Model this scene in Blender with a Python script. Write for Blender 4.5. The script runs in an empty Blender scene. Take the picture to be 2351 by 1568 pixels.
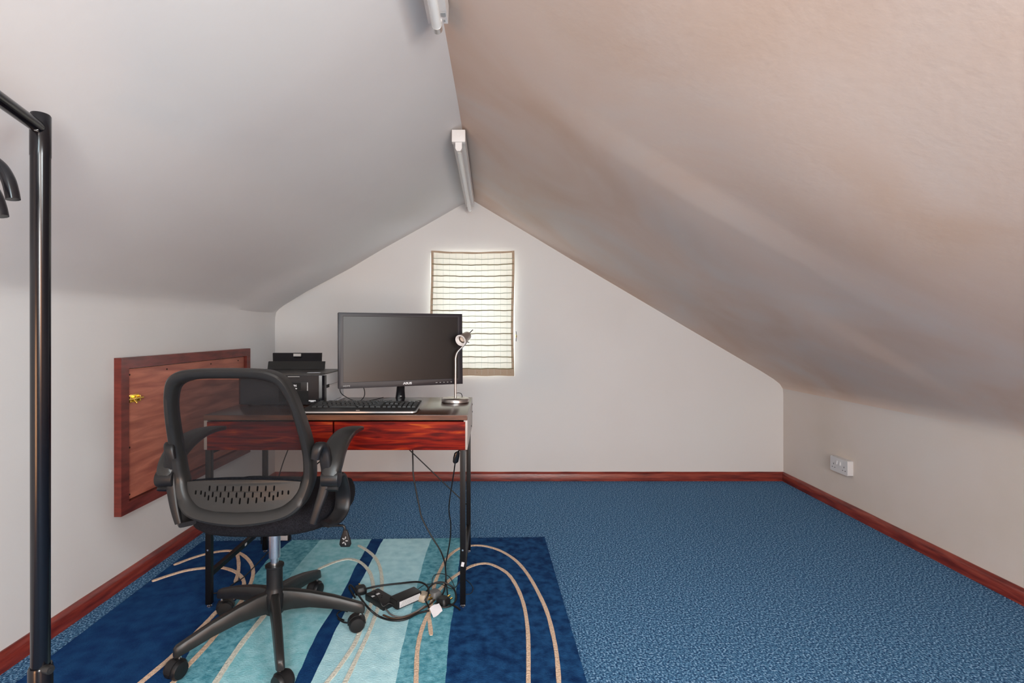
import bpy, bmesh, math, random
from mathutils import Vector, Matrix
random.seed(7)
C = bpy.context.scene.collection
sc = bpy.context.scene
pi = math.pi

# ------------------------------------------------------------------ camera, world, lights, exposure
H = 1.08; F = 1170.0; VX, VY = 1128.0, 758.0
cd = bpy.data.cameras.new('camera'); cam = bpy.data.objects.new('camera', cd); C.objects.link(cam)
cam.location = (0, 0, H); cam.rotation_euler = (pi/2, 0, 0)
cd.sensor_width = 36; cd.lens = 36*F/2351
cd.shift_x = (2351/2-VX)/2351; cd.shift_y = -(1568/2-VY)/2351
cd.clip_start = .05
sc.camera = cam
w = bpy.data.worlds.new('world'); sc.world = w; w.use_nodes = True
w.node_tree.nodes['Background'].inputs[0].default_value = (.82, .91, 1, 1)
w.node_tree.nodes['Background'].inputs[1].default_value = 16
sc.view_settings.view_transform = 'Standard'; sc.view_settings.look = 'None'
sc.view_settings.gamma = 1; sc.view_settings.use_curve_mapping = False
sc.view_settings.exposure = 0.06

def area(name, loc, target, sx, sy, power, col):
    l = bpy.data.lights.new(name, 'AREA'); l.shape = 'RECTANGLE'; l.size = sx; l.size_y = sy
    l.energy = power; l.color = col
    o = bpy.data.objects.new(name, l); C.objects.link(o); o.location = loc
    o.rotation_euler = (Vector(target)-Vector(loc)).to_track_quat('-Z', 'Y').to_euler()
    return o
area('rear_window_daylight', (.66, -1.55, .95), (-1.1, 1.8, 1.3), .8, .8, 66, (.985, .985, .97))
area('rooflight_daylight', (.78, -.08, 1.40), (-1.2, 2.3, .9), .34, .34, 22, (.90, .97, 1))
area('ridge_floor_fill', (-.1, -.8, 1.75), (.5, 1.6, 0), .4, .8, 34, (.74, .92, 1))  # added cool fill that brightens the near floor, not an actual rooflight
area('warm_landing_lamp', (1.45, -1.45, .50), (.5, 1.4, 1.5), .5, .5, 18, (1, .42, .16))
area('warm_slope_fill', (-1.2, -1.1, .4), (1.2, 2.0, 1.4), .6, .6, 19, (1, .50, .24))  # added orange fill that warms the right slope, no known source there

# ------------------------------------------------------------------ helpers
def X(px, Y): return (px-VX)*Y/F
def Z(py, Y): return H-(py-VY)*Y/F
def at(px, py, Y): return Vector((X(px, Y), Y, Z(py, Y)))
def G(px, py, z=.0):                       # the floor point seen at a pixel
    Y = (H-z)*F/(py-VY); return Vector((X(px, Y), Y, z))

def smooth(me, ang=40):
    for p in me.polygons: p.use_smooth = True
    bm = bmesh.new(); bm.from_mesh(me)
    for e in bm.edges:
        if len(e.link_faces) != 2 or e.calc_face_angle(0) > math.radians(ang): e.smooth = False
    bm.to_mesh(me); bm.free()

def obj(name, bm, m, parent=None, ang=40, bevel=0, recalc=True):
    me = bpy.data.meshes.new(name)
    if bevel:
        es = [e for e in bm.edges if len(e.link_faces) == 2 and e.calc_face_angle(0) > .6]
        bmesh.ops.bevel(bm, geom=es, offset=bevel, segments=2, affect='EDGES', profile=.6)
    if recalc: bmesh.ops.recalc_face_normals(bm, faces=bm.faces)
    bm.to_mesh(me); bm.free()
    if ang: smooth(me, ang)
    me.materials.append(m)
    o = bpy.data.objects.new(name, me); C.objects.link(o)
    if parent:
        o.parent = parent; o.location = -PL(parent)
    return o
def PL(o):                                  # world location of an unrotated parent
    v = Vector((0, 0, 0))
    while o: v += o.location; o = o.parent
    return v
def tag(o, label, cat, group=None, kind=None):
    o['label'] = label; o['category'] = cat
    if group: o['group'] = group
    if kind: o['kind'] = kind
    return o
def thing(name, label, cat, loc, group=None):
    o = bpy.data.objects.new(name, None); C.objects.link(o); o.location = loc; o.empty_display_size = .05
    return tag(o, label, cat, group)
def struct(o): o['kind'] = 'structure'; return o

def box(bm, c, s, rot=None):
    M = Matrix.Translation(Vector(c))
    if rot: M = M @ rot
    r = bmesh.ops.create_cube(bm, size=1, matrix=M @ Matrix.Diagonal((s[0], s[1], s[2], 1)))
    return r
def bbox(bm, x0, x1, y0, y1, z0, z1): return box(bm, ((x0+x1)/2, (y0+y1)/2, (z0+z1)/2), (x1-x0, y1-y0, z1-z0))
def cyl(bm, a, b, r, r2=None, n=20, caps=True):
    a = Vector(a); b = Vector(b); d = b-a
    M = Matrix.Translation((a+b)/2) @ d.to_track_quat('Z', 'Y').to_matrix().to_4x4()
    bmesh.ops.create_cone(bm, cap_ends=caps, segments=n, radius1=r, radius2=r if r2 is None else r2, depth=d.length, matrix=M)
def cr(pts, n=6, closed=False):             # Catmull-Rom through points
    pts = [Vector(p) for p in pts]; out = []; N = len(pts)
    rng = range(N if closed else N-1)
    for i in rng:
        g = (lambda k: pts[k % N]) if closed else (lambda k: pts[min(max(k, 0), N-1)])
        p0, p1, p2, p3 = g(i-1), g(i), g(i+1), g(i+2)
        for k in range(n):
            t = k/n
            out.append(.5*((2*p1)+(p2-p0)*t+(2*p0-5*p1+4*p2-p3)*t*t+(3*p1-p0-3*p2+p3)*t**3))
    if not closed: out.append(pts[-1])
    return out
def tube(bm, pts, r, n=8, sub=6, flat=1.0, closed=False, rs=None):
    P = cr(pts, sub, closed) if sub > 1 else [Vector(p) for p in pts]
    N = len(P); rings = []; up = None
    for i, p in enumerate(P):
        a = P[(i-1) % N] if (closed or i > 0) else p; b = P[(i+1) % N] if (closed or i < N-1) else p
        t = (b-a).normalized()
        if up is None:
            up = Vector((0, 0, 1)) if abs(t.z) < .9 else Vector((0, 1, 0))
        up = (up-t*up.dot(t)).normalized(); s = t.cross(up)
        rr = r if rs is None else rs[0]+(rs[1]-rs[0])*i/(N-1)
        rings.append([bm.verts.new(p+s*math.cos(q*2*pi/n)*rr+up*math.sin(q*2*pi/n)*rr*flat) for q in range(n)])
    for i in range(N if closed else N-1):
        A, B = rings[i], rings[(i+1) % N]
        for q in range(n): bm.faces.new((A[q], A[(q+1) % n], B[(q+1) % n], B[q]))
    if not closed:
        bm.faces.new(rings[0][::-1]); bm.faces.new(rings[-1])
def lathe(bm, prof, c=(0, 0, 0), n=32, M=None):
    M = M or Matrix.Translation(Vector(c)); rings = []
    for r, z in prof:
        if r < 1e-5: rings.append([bm.verts.new(M @ Vector((0, 0, z)))])
        else: rings.append([bm.verts.new(M @ Vector((r*math.cos(k*2*pi/n), r*math.sin(k*2*pi/n), z))) for k in range(n)])
    for A, B in zip(rings, rings[1:]):
        for k in range(n):
            a = [A[k % len(A)], A[(k+1) % len(A)], B[(k+1) % len(B)], B[k % len(B)]]
            f = []
            for v in a:
                if v not in f: f.append(v)
            if len(f) > 2: bm.faces.new(f)
def prism(bm, poly, z0, z1, fn=None):       # polygon (x,y) extruded in z, optional mapping
    fn = fn or (lambda v: v)
    a = [bm.verts.new(fn(Vector((p[0], p[1], z0)))) for p in poly]
    b = [bm.verts.new(fn(Vector((p[0], p[1], z1)))) for p in poly]
    bm.faces.new(a[::-1]); bm.faces.new(b); n = len(poly)
    for i in range(n): bm.faces.new((a[i], a[(i+1) % n], b[(i+1) % n], b[i]))
def loft(bm, rings, close=True):
    R = [[bm.verts.new(v) for v in r] for r in rings]; n = len(R[0])
    for A, B in zip(R, R[1:]):
        for q in range(n): bm.faces.new((A[q], A[(q+1) % n], B[(q+1) % n], B[q]))
    if close: bm.faces.new(R[0][::-1]); bm.faces.new(R[-1])
def rrect(w, h, r, n=5):
    out = []
    for cx, cy, a0 in ((w/2-r, h/2-r, 0), (-w/2+r, h/2-r, pi/2), (-w/2+r, -h/2+r, pi), (w/2-r, -h/2+r, 1.5*pi)):
        for k in range(n+1):
            a = a0+k*pi/2/n; out.append((cx+r*math.cos(a), cy+r*math.sin(a)))
    return out
def plate(outer, holes, t):                 # flat plate with holes -> bmesh, in local x,y with thickness t in z
    cu = bpy.data.curves.new('plate', 'CURVE'); cu.dimensions = '2D'; cu.fill_mode = 'BOTH'; cu.extrude = t/2
    for pl in [outer]+holes:
        s = cu.splines.new('POLY'); s.points.add(len(pl)-1); s.use_cyclic_u = True
        for i, p in enumerate(pl): s.points[i].co = (p[0], p[1], 0, 1)
    o = bpy.data.objects.new('plate', cu); me = o.to_mesh(); bm = bmesh.new(); bm.from_mesh(me)
    o.to_mesh_clear(); bpy.data.objects.remove(o); bpy.data.curves.remove(cu)
    bmesh.ops.remove_doubles(bm, verts=bm.verts, dist=1e-6)
    return bm
def text(s, size, M, m, name, parent, t=.0004, bold=0.0):
    cu = bpy.data.curves.new('t', 'FONT'); cu.body = s; cu.size = size; cu.extrude = t; cu.align_x = 'CENTER'; cu.align_y = 'CENTER'; cu.offset = bold
    o = bpy.data.objects.new('t', cu); C.objects.link(o); bpy.context.view_layer.update()
    me = o.to_mesh(); bm = bmesh.new(); bm.from_mesh(me); o.to_mesh_clear()
    bpy.data.objects.remove(o); bpy.data.curves.remove(cu)
    bmesh.ops.transform(bm, matrix=M, verts=bm.verts)
    return obj(name, bm, m, parent, ang=0)

# ------------------------------------------------------------------ materials
def mat(name, col, rough=.6, metal=0, spec=.5, **kw):
    m = bpy.data.materials.new(name); m.use_nodes = True
    b = m.node_tree.nodes['Principled BSDF']
    b.inputs['Base Color'].default_value = (*col, 1); b.inputs['Roughness'].default_value = rough
    b.inputs['Metallic'].default_value = metal; b.inputs['Specular IOR Level'].default_value = spec
    for k, v in kw.items(): b.inputs[k.replace('_', ' ')].default_value = v
    return m
def noisemat(name, stops, scale, rough=.6, stretch=(1, 1, 1), bump=0, bscale=None, detail=6, dist=.01, spec=.5, distort=0, rotz=0, metal=0):
    m = mat(name, stops[0][1], rough, metal, spec); nt = m.node_tree; L = nt.links; N = nt.nodes
    b = N['Principled BSDF']; tc = N.new('ShaderNodeTexCoord'); mp = N.new('ShaderNodeMapping')
    mp.inputs['Scale'].default_value = stretch; mp.inputs['Rotation'].default_value = (0, 0, rotz)
    geo = N.new('ShaderNodeNewGeometry'); L.new(geo.outputs['Position'], mp.inputs[0])
    n = N.new('ShaderNodeTexNoise'); n.inputs['Scale'].default_value = scale; n.inputs['Detail'].default_value = detail; n.inputs['Distortion'].default_value = distort
    L.new(mp.outputs[0], n.inputs['Vector'])
    r = N.new('ShaderNodeValToRGB'); cr_ = r.color_ramp
    while len(cr_.elements) < len(stops): cr_.elements.new(.5)
    for e, (p, c) in zip(cr_.elements, stops): e.position = p; e.color = (*c, 1)
    L.new(n.outputs[0], r.inputs[0]); L.new(r.outputs[0], b.inputs['Base Color'])
    if bump:
        n2 = N.new('ShaderNodeTexNoise'); n2.inputs['Scale'].default_value = bscale or scale; n2.inputs['Detail'].default_value = 4
        L.new(mp.outputs[0], n2.inputs['Vector'])
        bp = N.new('ShaderNodeBump'); bp.inputs['Strength'].default_value = bump; bp.inputs['Distance'].default_value = dist
        L.new(n2.outputs[0], bp.inputs['Height']); L.new(bp.outputs[0], b.inputs['Normal'])
    return m
paint = noisemat('wall_paint', [(.3, (.67, .655, .64)), (.5, (.69, .68, .67)), (.7, (.69, .69, .68))], 1.3, .75, bump=.10, bscale=45, dist=.003, spec=.3)
ceilp = noisemat('ceiling_paint', [(.3, (.66, .64, .625)), (.5, (.69, .675, .66)), (.7, (.68, .675, .66))], 1.1, .62, bump=.12, bscale=50, dist=.003, spec=.4)
paint_warm_lit = noisemat('warm_lit_wall_paint', [(.3, (.65, .58, .51)), (.5, (.70, .63, .575)), (.7, (.70, .66, .62))], 1.3, .75, bump=.10, bscale=45, dist=.003, spec=.3)  # right wall: warm light tone put into the paint colour
ceilp_warm_lit = noisemat('stained_warm_lit_ceiling_paint', [(.3, (.67, .50, .39)), (.5, (.71, .57, .48)), (.7, (.70, .62, .56))], 1.5, .62, bump=.14, bscale=50, dist=.003, spec=.4, distort=.8)  # right slope: mottled stain, plus warm light tone put into the colour
carpet = noisemat('blue_carpet', [(.36, (.012, .050, .14)), (.47, (.05, .145, .28)), (.55, (.10, .26, .45)), (.66, (.36, .57, .80))], 150, .95, bump=1, bscale=260, dist=.006, detail=3, spec=.15)
skirt = noisemat('mahogany_skirting', [(.3, (.10, .009, .007)), (.55, (.23, .03, .018)), (.75, (.31, .06, .035))], 7, .3, stretch=(1, 1, 9), bump=.1, bscale=30)
wood_panel = noisemat('mahogany_panel', [(.3, (.27, .075, .05)), (.5, (.40, .125, .08)), (.7, (.55, .19, .12))], 5, .42, stretch=(1, .7, 6), distort=.6, spec=.4)
wood_frame = noisemat('mahogany_frame', [(.3, (.09, .014, .010)), (.6, (.19, .034, .024))], 9, .3, stretch=(1, 1, 5))
desk_top_m = noisemat('walnut_desktop', [(.35, (.035, .014, .008)), (.6, (.075, .03, .017))], 9, .22, stretch=(.6, 6, 6), spec=.6)
drawer_m = noisemat('rosewood_drawer', [(.38, (.06, .001, .0003)), (.52, (.16, .005, .001)), (.63, (.25, .020, .002)), (.76, (.42, .09, .008))], 11, .6, stretch=(.55, 6, 6), distort=.8, spec=.15)
edge_m = noisemat('walnut_edge', [(.35, (.07, .022, .01)), (.65, (.15, .05, .022))], 10, .35, stretch=(.7, 8, 8))
side_m = mat('pale_side_panel', (.36, .31, .28), .35)
steel_black = mat('black_steel', (.004, .004, .005), .38, spec=.25)
rack_black = mat('black_rack_steel', (.003, .003, .005), .2, spec=.45)
plastic = mat('black_plastic', (.008, .008, .009), .42, spec=.4)
plastic2 = mat('grey_black_plastic', (.017, .0165, .016), .38, spec=.45)
plastic_gloss = mat('glossy_black_plastic', (.006, .006, .008), .2, spec=.4)
fabric = noisemat('seat_fabric', [(.4, (.006, .006, .008)), (.6, (.014, .014, .018))], 300, .9, spec=.15)
chrome = mat('chrome', (.80, .80, .80), .27, 1)
brushed = mat('brushed_nickel', (.52, .48, .45), .3, 1)
brass = mat('brass', (.85, .55, .12), .25, 1)
white_metal = mat('white_enamel', (.72, .69, .67), .4)
tube_m = mat('tube_glass', (.80, .82, .80), .12, spec=.6)
white_pl = mat('white_plastic', (.66, .66, .67), .35)
grey_pl = mat('silver_grey_plastic', (.50, .50, .52), .4)
screen_m = mat('screen_black', (.014, .011, .010), .30, spec=.22)
bezel_m = mat('monitor_bezel', (.014, .011, .015), .4, spec=.3)
keys_m = mat('key_black', (.016, .016, .016), .4)
silver = mat('silver_edge', (.55, .55, .55), .3, .6)
cream = noisemat('cream_cord', [(.35, (.58, .40, .27)), (.65, (.76, .57, .43))], 150, .95, bump=.8, dist=.006)
cream2 = noisemat('pale_cream_cord', [(.35, (.56, .56, .48)), (.65, (.72, .71, .62))], 150, .95, bump=.8, dist=.006)
def pile(name, a, b, s=28): return noisemat(name, [(.32, a), (.66, b)], s, .95, bump=.6, bscale=170, dist=.004, spec=.1, detail=5)
navy = pile('navy_pile', (.003, .022, .085), (.014, .075, .20), 30)
navy2 = pile('dark_blue_pile', (.004, .028, .11), (.010, .058, .17), 22)
teal = pile('teal_pile', (.06, .25, .32), (.19, .46, .55), 50)
aqua = pile('aqua_pile', (.20, .50, .56), (.34, .64, .70), 30)
pale = pile('pale_aqua_pile', (.36, .63, .70), (.50, .77, .82), 24)
white_txt = mat('white_print', (.60, .60, .62), .5)
grey_txt = mat('grey_print', (.35, .35, .35), .5)
brown_cable = mat('brown_cable', (.07, .035, .02), .5)
paper = mat('white_paper', (.58, .57, .60), .7)
bulb_m = mat('frosted_bulb', (.75, .62, .52), .4)
dark_hole = mat('dark_hole', (.004, .004, .004), .9)
glass = mat('window_glass', (1, 1, 1), .02); glass.node_tree.nodes['Principled BSDF'].inputs['Transmission Weight'].default_value = 1
def mesh_mat():
    m = mat('chair_mesh', (.016, .016, .018), .8, spec=.2); nt = m.node_tree
    b = nt.nodes['Principled BSDF']; out = nt.nodes['Material Output']
    t = nt.nodes.new('ShaderNodeBsdfTransparent'); mx = nt.nodes.new('ShaderNodeMixShader'); mx.inputs[0].default_value = .56
    nt.links.new(t.outputs[0], mx.inputs[1]); nt.links.new(b.outputs[0], mx.inputs[2]); nt.links.new(mx.outputs[0], out.inputs[0])
    return m
mesh_m = mesh_mat()
def blind_mat(name, col, tr):
    m = mat(name, col, .9, spec=.1); nt = m.node_tree
    b = nt.nodes['Principled BSDF']; out = nt.nodes['Material Output']
    t = nt.nodes.new('ShaderNodeBsdfTranslucent'); t.inputs[0].default_value = (*col, 1)
    mx = nt.nodes.new('ShaderNodeMixShader'); mx.inputs[0].default_value = tr
    nt.links.new(b.outputs[0], mx.inputs[1]); nt.links.new(t.outputs[0], mx.inputs[2]); nt.links.new(mx.outputs[0], out.inputs[0])
    return m
blind_m = blind_mat('blind_fabric', (.86, .83, .71), .128)
hem_m = blind_mat('blind_hem', (.42, .31, .22), .06)
rib_m = blind_mat('blind_rib_stitch', (.24, .20, .11), .05)
rib2_m = blind_mat('blind_fold_stitch', (.42, .42, .32), .14)
line_m = blind_mat('blind_check_line', (.50, .52, .46), .2)

# ------------------------------------------------------------------ room shell
D = 3.663; R0 = -1.65; XL, XR = -1.555, 2.099
S = D/F
def bw(px, py): return (X(px, D), Z(py, D))
profile = [(XL, 1.12), (XL+.002, 1.17), bw(634, 717), bw(641, 709), bw(653, 700), bw(704, 669), bw(806, 615), bw(880, 571), bw(975, 518.5), bw(1030, 487), bw(1081, 457.5),
           bw(1130, 487), bw(1196, 526), bw(1312, 596), bw(1412, 655), bw(1578, 753), bw(1744, 850), bw(1776, 870), bw(1790, 881), bw(1797, 892), (XR-.001, .63), (XR, .59)]
API = 10
# left wall, right wall
def quad_wall(name, x, z1, y0=R0, y1=D):
    bm = bmesh.new(); vs = [bm.verts.new(v) for v in ((x, y0, 0), (x, y1, 0), (x, y1, z1), (x, y0, z1))]; bm.faces.new(vs)
    return struct(obj(name, bm, paint, ang=0))
quad_wall('wall_left', XL, profile[0][1]); quad_wall('wall_right', XR, profile[-1][1]).data.materials[0] = paint_warm_lit
# ceiling with plasterboard unevenness
def hump(y, c, wdt): return math.exp(-((y-c)/wdt)**2)
def disp(i, x, y, z):
    d = 0
    if i > API:                                              # right slope
        u = (i-API)/(len(profile)-1-API)
        def ramp(yy, k, wd): t = min(max((yy-k)/wd, 0), 1); return t
        s = math.sin(pi*min(1, max(0, (x+.15)/2.2)))
        up = max(0, 1-abs(x-.75)/.85)
        d += .009*up*ramp(y, 1.57, .16)*(1-ramp(y, 1.9, 1.1))
        lo = max(0, 1-abs(x-1.62)/.45)
        d += .007*lo*ramp(y, 2.02, .12)*(1-ramp(y, 2.25, .8))
        d += .004*s*math.sin(y*4.1+x*2.3)+.002*s*math.sin(y*9.3-x*5)
    elif 0 < i < API:
        s = math.sin(pi*i/API)
        d += .006*s*math.sin(y*3.3+x*3)
        if y > 2.95: q_ = min(1, (y-2.95)/.35); q_ = q_*q_*(3-2*q_); k_ = min(1, max(0, (-.95-x)/.35)); d += .022*s*k_*q_*(1-min(1, max(0, (y-3.3)/.36))**2)
    return d
bm = bmesh.new()
prof2 = []; idx = []
for i, (a, b) in enumerate(zip(profile, profile[1:])):
    L_ = math.hypot(b[0]-a[0], b[1]-a[1]); k = max(1, int(L_/.045))
    for q in range(k):
        prof2.append((a[0]+(b[0]-a[0])*q/k, a[1]+(b[1]-a[1])*q/k)); idx.append(i+q/k)
prof2.append(profile[-1]); idx.append(len(profile)-1)
NY = 220; rows = []
for j in range(NY+1):
    y = R0+(D+.004-R0)*j/NY; row = []
    fade = min(1, (D-y)/.08) if y > D-.08 else 1
    fade = max(0, fade)
    for (x, z), i in zip(prof2, idx):
        d = disp(i, x, y, z)*fade if 0 < i < len(profile)-1 else 0
        nx, nz = (-.51, -.86) if i > API else (.49, -.87)
        if abs(i-API) < 1e-6: d = 0; x += .012*math.sin((y-1.5)*1.4)*fade
        edge = min(1, abs(i-API)/1.0); edge *= min(1, i/3, (len(profile)-1-i)/3)
        row.append(bm.verts.new((x+nx*d*edge, y, z+nz*d*edge)))
    rows.append(row)
for A, B in zip(rows, rows[1:]):
    for k in range(len(A)-1): bm.faces.new((A[k], A[k+1], B[k+1], B[k]))
ce = struct(obj('ceiling', bm, ceilp, ang=35, recalc=False)); ce.data.materials.append(ceilp_warm_lit); ce.data.materials.append(paint_warm_lit); ce.data.materials.append(paint)
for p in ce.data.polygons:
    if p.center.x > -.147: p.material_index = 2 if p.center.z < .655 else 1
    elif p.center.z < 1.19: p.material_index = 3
# back wall with window opening
wx0, wx1, wz0, wz1 = X(987.5, D), X(1182, D), Z(864, D), Z(580, D)
outline = [(XL-.02, -.02)]+[(p[0]+(-.02 if k < API else .02 if k > API else 0), p[1]+(.03 if 2 < k < len(profile)-3 else 0)) for k, p in enumerate(profile)]+[(XR+.02, -.02)]
bm = plate(outline[::-1], [[(wx0, wz0), (wx1, wz0), (wx1, wz1), (wx0, wz1)]], .16)
bmesh.ops.transform(bm, matrix=Matrix.Translation((0, D+.08, 0)) @ Matrix.Rotation(pi/2, 4, 'X'), verts=bm.verts)
struct(obj('wall_back', bm, paint, ang=0))
bm = bmesh.new(); prism(bm, outline, -.02, 0, lambda v: Vector((v.x, R0+v.z, v.y))); struct(obj('wall_front', bm, paint, ang=0))
bm = bmesh.new(); bbox(bm, XL-.05, XR+.05, R0-.05, D+.1, -.05, 0); struct(obj('floor', bm, carpet, ang=0))
# skirting boards
def skirting(name, fn, length):
    sec = [(0, 0), (.018, 0), (.018, .047), (.015, .053), (.006, .063), (0, .063)]
    bm = bmesh.new(); n = 40
    rings = []
    for k in range(n+1):
        t = k/n*length; wob = .0012*math.sin(k*1.7)
        rings.append([fn(t, a, b*(1+wob*8)) for a, b in sec])
    loft(bm, rings); return struct(obj(name, bm, skirt, ang=30))
skirting('baseboard_left', lambda t, a, b: Vector((XL+a, R0+t, b)), D-R0)
skirting('baseboard_right', lambda t, a, b: Vector((XR-a, R0+t, b)), D-R0)
skirting('baseboard_back', lambda t, a, b: Vector((XL+t, D-a, b)), XR-XL)
# window behind the blind
win = bpy.data.objects.new('window_1', None); C.objects.link(win); win.location = (X(1085, D), D+.13, (wz0+wz1)/2); struct(win)
bm = bmesh.new()
for a in ((wx0, wx0+.04, wz0, wz1), (wx1-.04, wx1, wz0, wz1), (wx0, wx1, wz0, wz0+.04), (wx0, wx1, wz1-.04, wz1)): bbox(bm, a[0], a[1], D+.10, D+.145, a[2], a[3])
obj('window_frame', bm, white_pl, win)
bm = bmesh.new(); bbox(bm, wx0+.035, wx1-.035, D+.12, D+.124, wz0+.035, wz1-.035); obj('window_pane', bm, glass, win, ang=0)

# ------------------------------------------------------------------ hatch door in the left wall
Ya, Yb, za, zb = 2.100, 3.226, .310, .965
hatch = bpy.data.objects.new('door_1', None); C.objects.link(hatch); hatch.location = (XL, (Ya+Yb)/2, za); struct(hatch)
hatch['label'] = 'low mahogany loft hatch with brass bolt in the left knee wall'
fw = .046
def fr(poly, name):
    bm = bmesh.new(); prism(bm, poly, .0, .03, lambda v: Vector((XL+v.z, v.x, v.y))); return obj(name, bm, wood_frame, hatch, bevel=.003)
fr([(Ya, za), (Ya+fw, za+fw), (Ya+fw, zb-fw), (Ya, zb)], 'frame_strip')
fr([(Yb, za), (Yb-fw, za+fw), (Yb-fw, zb-fw), (Yb, zb)][::-1], 'frame_strip')
fr([(Ya, zb), (Ya+fw, zb-fw), (Yb-fw, zb-fw), (Yb, zb)][::-1], 'frame_strip')
fr([(Ya, za), (Ya+fw, za+fw), (Yb-fw, za+fw), (Yb, za)], 'frame_strip')
bm = bmesh.new(); box(bm, (XL+.007, (Ya+Yb)/2, (za+zb)/2), (.014, Yb-Ya-2*fw-.008, zb-za-2*fw-.008)); pan = obj('door_panel', bm, wood_panel, hatch, bevel=.002)
for y_, z_ in ((Ya+.07, zb-.075), (2.42, zb-.07), (2.80, zb-.07), (3.1, zb-.07), (Ya+.07, .58), (Ya+.07, za+.07), (2.5, za+.07)):
    bm = bmesh.new(); cyl(bm, (XL+.013, y_, z_), (XL+.0155, y_, z_), .004, n=10); obj('screw_head', bm, dark_hole, hatch)
lat = bmesh.new(); yc = 2.18; zc = .786
bbox(lat, XL+.014, XL+.017, yc-.035, yc+.045, zc-.016, zc+.018)
lt = obj('barrel_bolt', lat, brass, hatch, bevel=.001)
bm = bmesh.new(); cyl(bm, (XL+.024, yc-.045, zc), (XL+.024, yc+.06, zc), .0055); cyl(bm, (XL+.024, yc, zc), (XL+.040, yc, zc-.018), .004)
for y_ in (yc-.022, yc+.012, yc+.038): box(bm, (XL+.021, y_, zc), (.014, .009, .026))
obj('bolt_rod', bm, brass, lt, bevel=.0008)

# ------------------------------------------------------------------ socket on the right wall
so = thing('wall_socket', 'white double wall socket low on the right-hand wall', 'socket', (XR, 3.03, .235))
bm = bmesh.new(); prism(bm, rrect(.150, .086, .006), 0, .034, lambda v: Vector((XR-v.z, 3.03-v.x, .275+v.y))); obj('socket_plate', bm, white_pl, so, bevel=.002)
for dy in (-.014, .014):
    bm = bmesh.new(); box(bm, (XR-.036, 3.03+dy, .290), (.008, .011, .022), Matrix.Rotation(.2, 4, 'Y')); obj('rocker_switch', bm, white_pl, so, bevel=.001)
for s in (-1, 1):
    for a, b, c, d in ((0, .008, .004, .009), (-.011, -.012, .007, .004), (.011, -.012, .007, .004)):
        bm = bmesh.new(); box(bm, (XR-.0338, 3.03+s*.045+a, .268+b), (.001, c, d)); obj('pin_hole', bm, dark_hole, so, ang=0)

# ------------------------------------------------------------------ fluorescent battens on the ridge
def batten(y0, y1, label):
    t = thing('fluorescent_light', label, 'light', (-.147, (y0+y1)/2, 1.998), 'bare tube lights along the ridge')
    zt, zb2 = 1.996, 1.944; xc = -.150
    bm = bmesh.new(); prism(bm, [(-.030, 0), (.030, 0), (.028, -.05), (-.028, -.05)], y0, y1, lambda v: Vector((xc+v.x, v.z, zt+v.y))); obj('batten', bm, white_metal, t, bevel=.003)
    for s, yy in ((1, y0), (-1, y1)):
        bm = bmesh.new(); prism(bm, [(-.015, .004), (.015, .004), (.015, -.030), (.008, -.042), (-.008, -.042), (-.015, -.030)] if s > 0 else [(-.012, .004), (.012, .004), (.010, -.016), (-.010, -.016)], yy+s*.002, yy+s*.022, lambda v: Vector((xc+v.x, v.z, zb2+v.y)))
        obj('tube_holder', bm, white_metal, t, bevel=.002)
        bm = bmesh.new(); cyl(bm, (xc, yy+s*.020, zb2-.026), (xc, yy+s*.042, zb2-.026), .0142, n=24); obj('tube_cap', bm, chrome, t)
    bm = bmesh.new(); cyl(bm, (xc, y0+.04, zb2-.026), (xc, y1-.04, zb2-.026), .0135, n=24); obj('tube', bm, tube_m, t)
    if y0 > 1:
        bm = bmesh.new(); bbox(bm, xc-.031, xc+.031, y0-.006, y0+.03, zb2-.003, zt+.001); obj('end_cap', bm, white_metal, t, bevel=.003)
        bm = bmesh.new(); cyl(bm, (xc, y0-.008, zt-.022), (xc, y0-.005, zt-.022), .009, n=20); obj('knockout', bm, white_metal, t)
    else:
        bm = bmesh.new(); box(bm, (xc+.019, y1-.045, zb2-.0005), (.012, .016, .001)); box(bm, (xc+.020, y1-.018, zb2-.0005), (.004, .009, .001)); obj('rating_label', bm, grey_txt, t, ang=0)
    return t
batten(2.335, 3.575, 'bare tube light fixed along the ridge, reaching the gable wall above the window')
batten(.20, 1.44, 'white tube light cut off by the top edge, nearer the viewer on the ridge')

# ------------------------------------------------------------------ blind
bx0, bx1, bz0, bz1 = X(990, D), X(1179.5, D), Z(862, D), Z(577, D)
by = D-.03
bl = thing('roman_blind', 'cream checked fabric blind glowing over the small gable window', 'blind', ((bx0+bx1)/2, by, bz1))
hem = .052; bands = 20
pitch = (bz1-.012-(bz0+hem))/bands
def bpos(u, v):                              # u across 0..1, v metres below the top
    s = v/(bz1-bz0); sag = .010*math.sin(pi*u)*max(0, 1-2.2*s)
    x = bx0+(bx1-bx0)*u+(.004*math.sin(6*s+1) if u > .95 or u < .05 else 0)
    ph = ((v-.012) % pitch)/pitch
    bulge = .006*math.sin(pi*ph) if .012 < v < bz1-bz0-hem else 0
    return Vector((x, by-bulge-.001*math.sin(u*25+v*40), bz1-v-sag+.0012*math.sin(u*19+v*90)))
def strip(u0, u1, v0, v1, nu, nv, off=0, th=0):
    bm = bmesh.new(); g = [[bm.verts.new(bpos(u0+(u1-u0)*a/nu, v0+(v1-v0)*b/nv)+Vector((0, off, 0))) for a in range(nu+1)] for b in range(nv+1)]
    for b in range(nv):
        for a in range(nu): bm.faces.new((g[b][a], g[b][a+1], g[b+1][a+1], g[b+1][a]))
    return bm
BH = bz1-bz0
obj('blind_fabric', strip(.03, .97, .012, BH-hem, 26, bands*6), blind_m, bl, ang=60, recalc=False)
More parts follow.
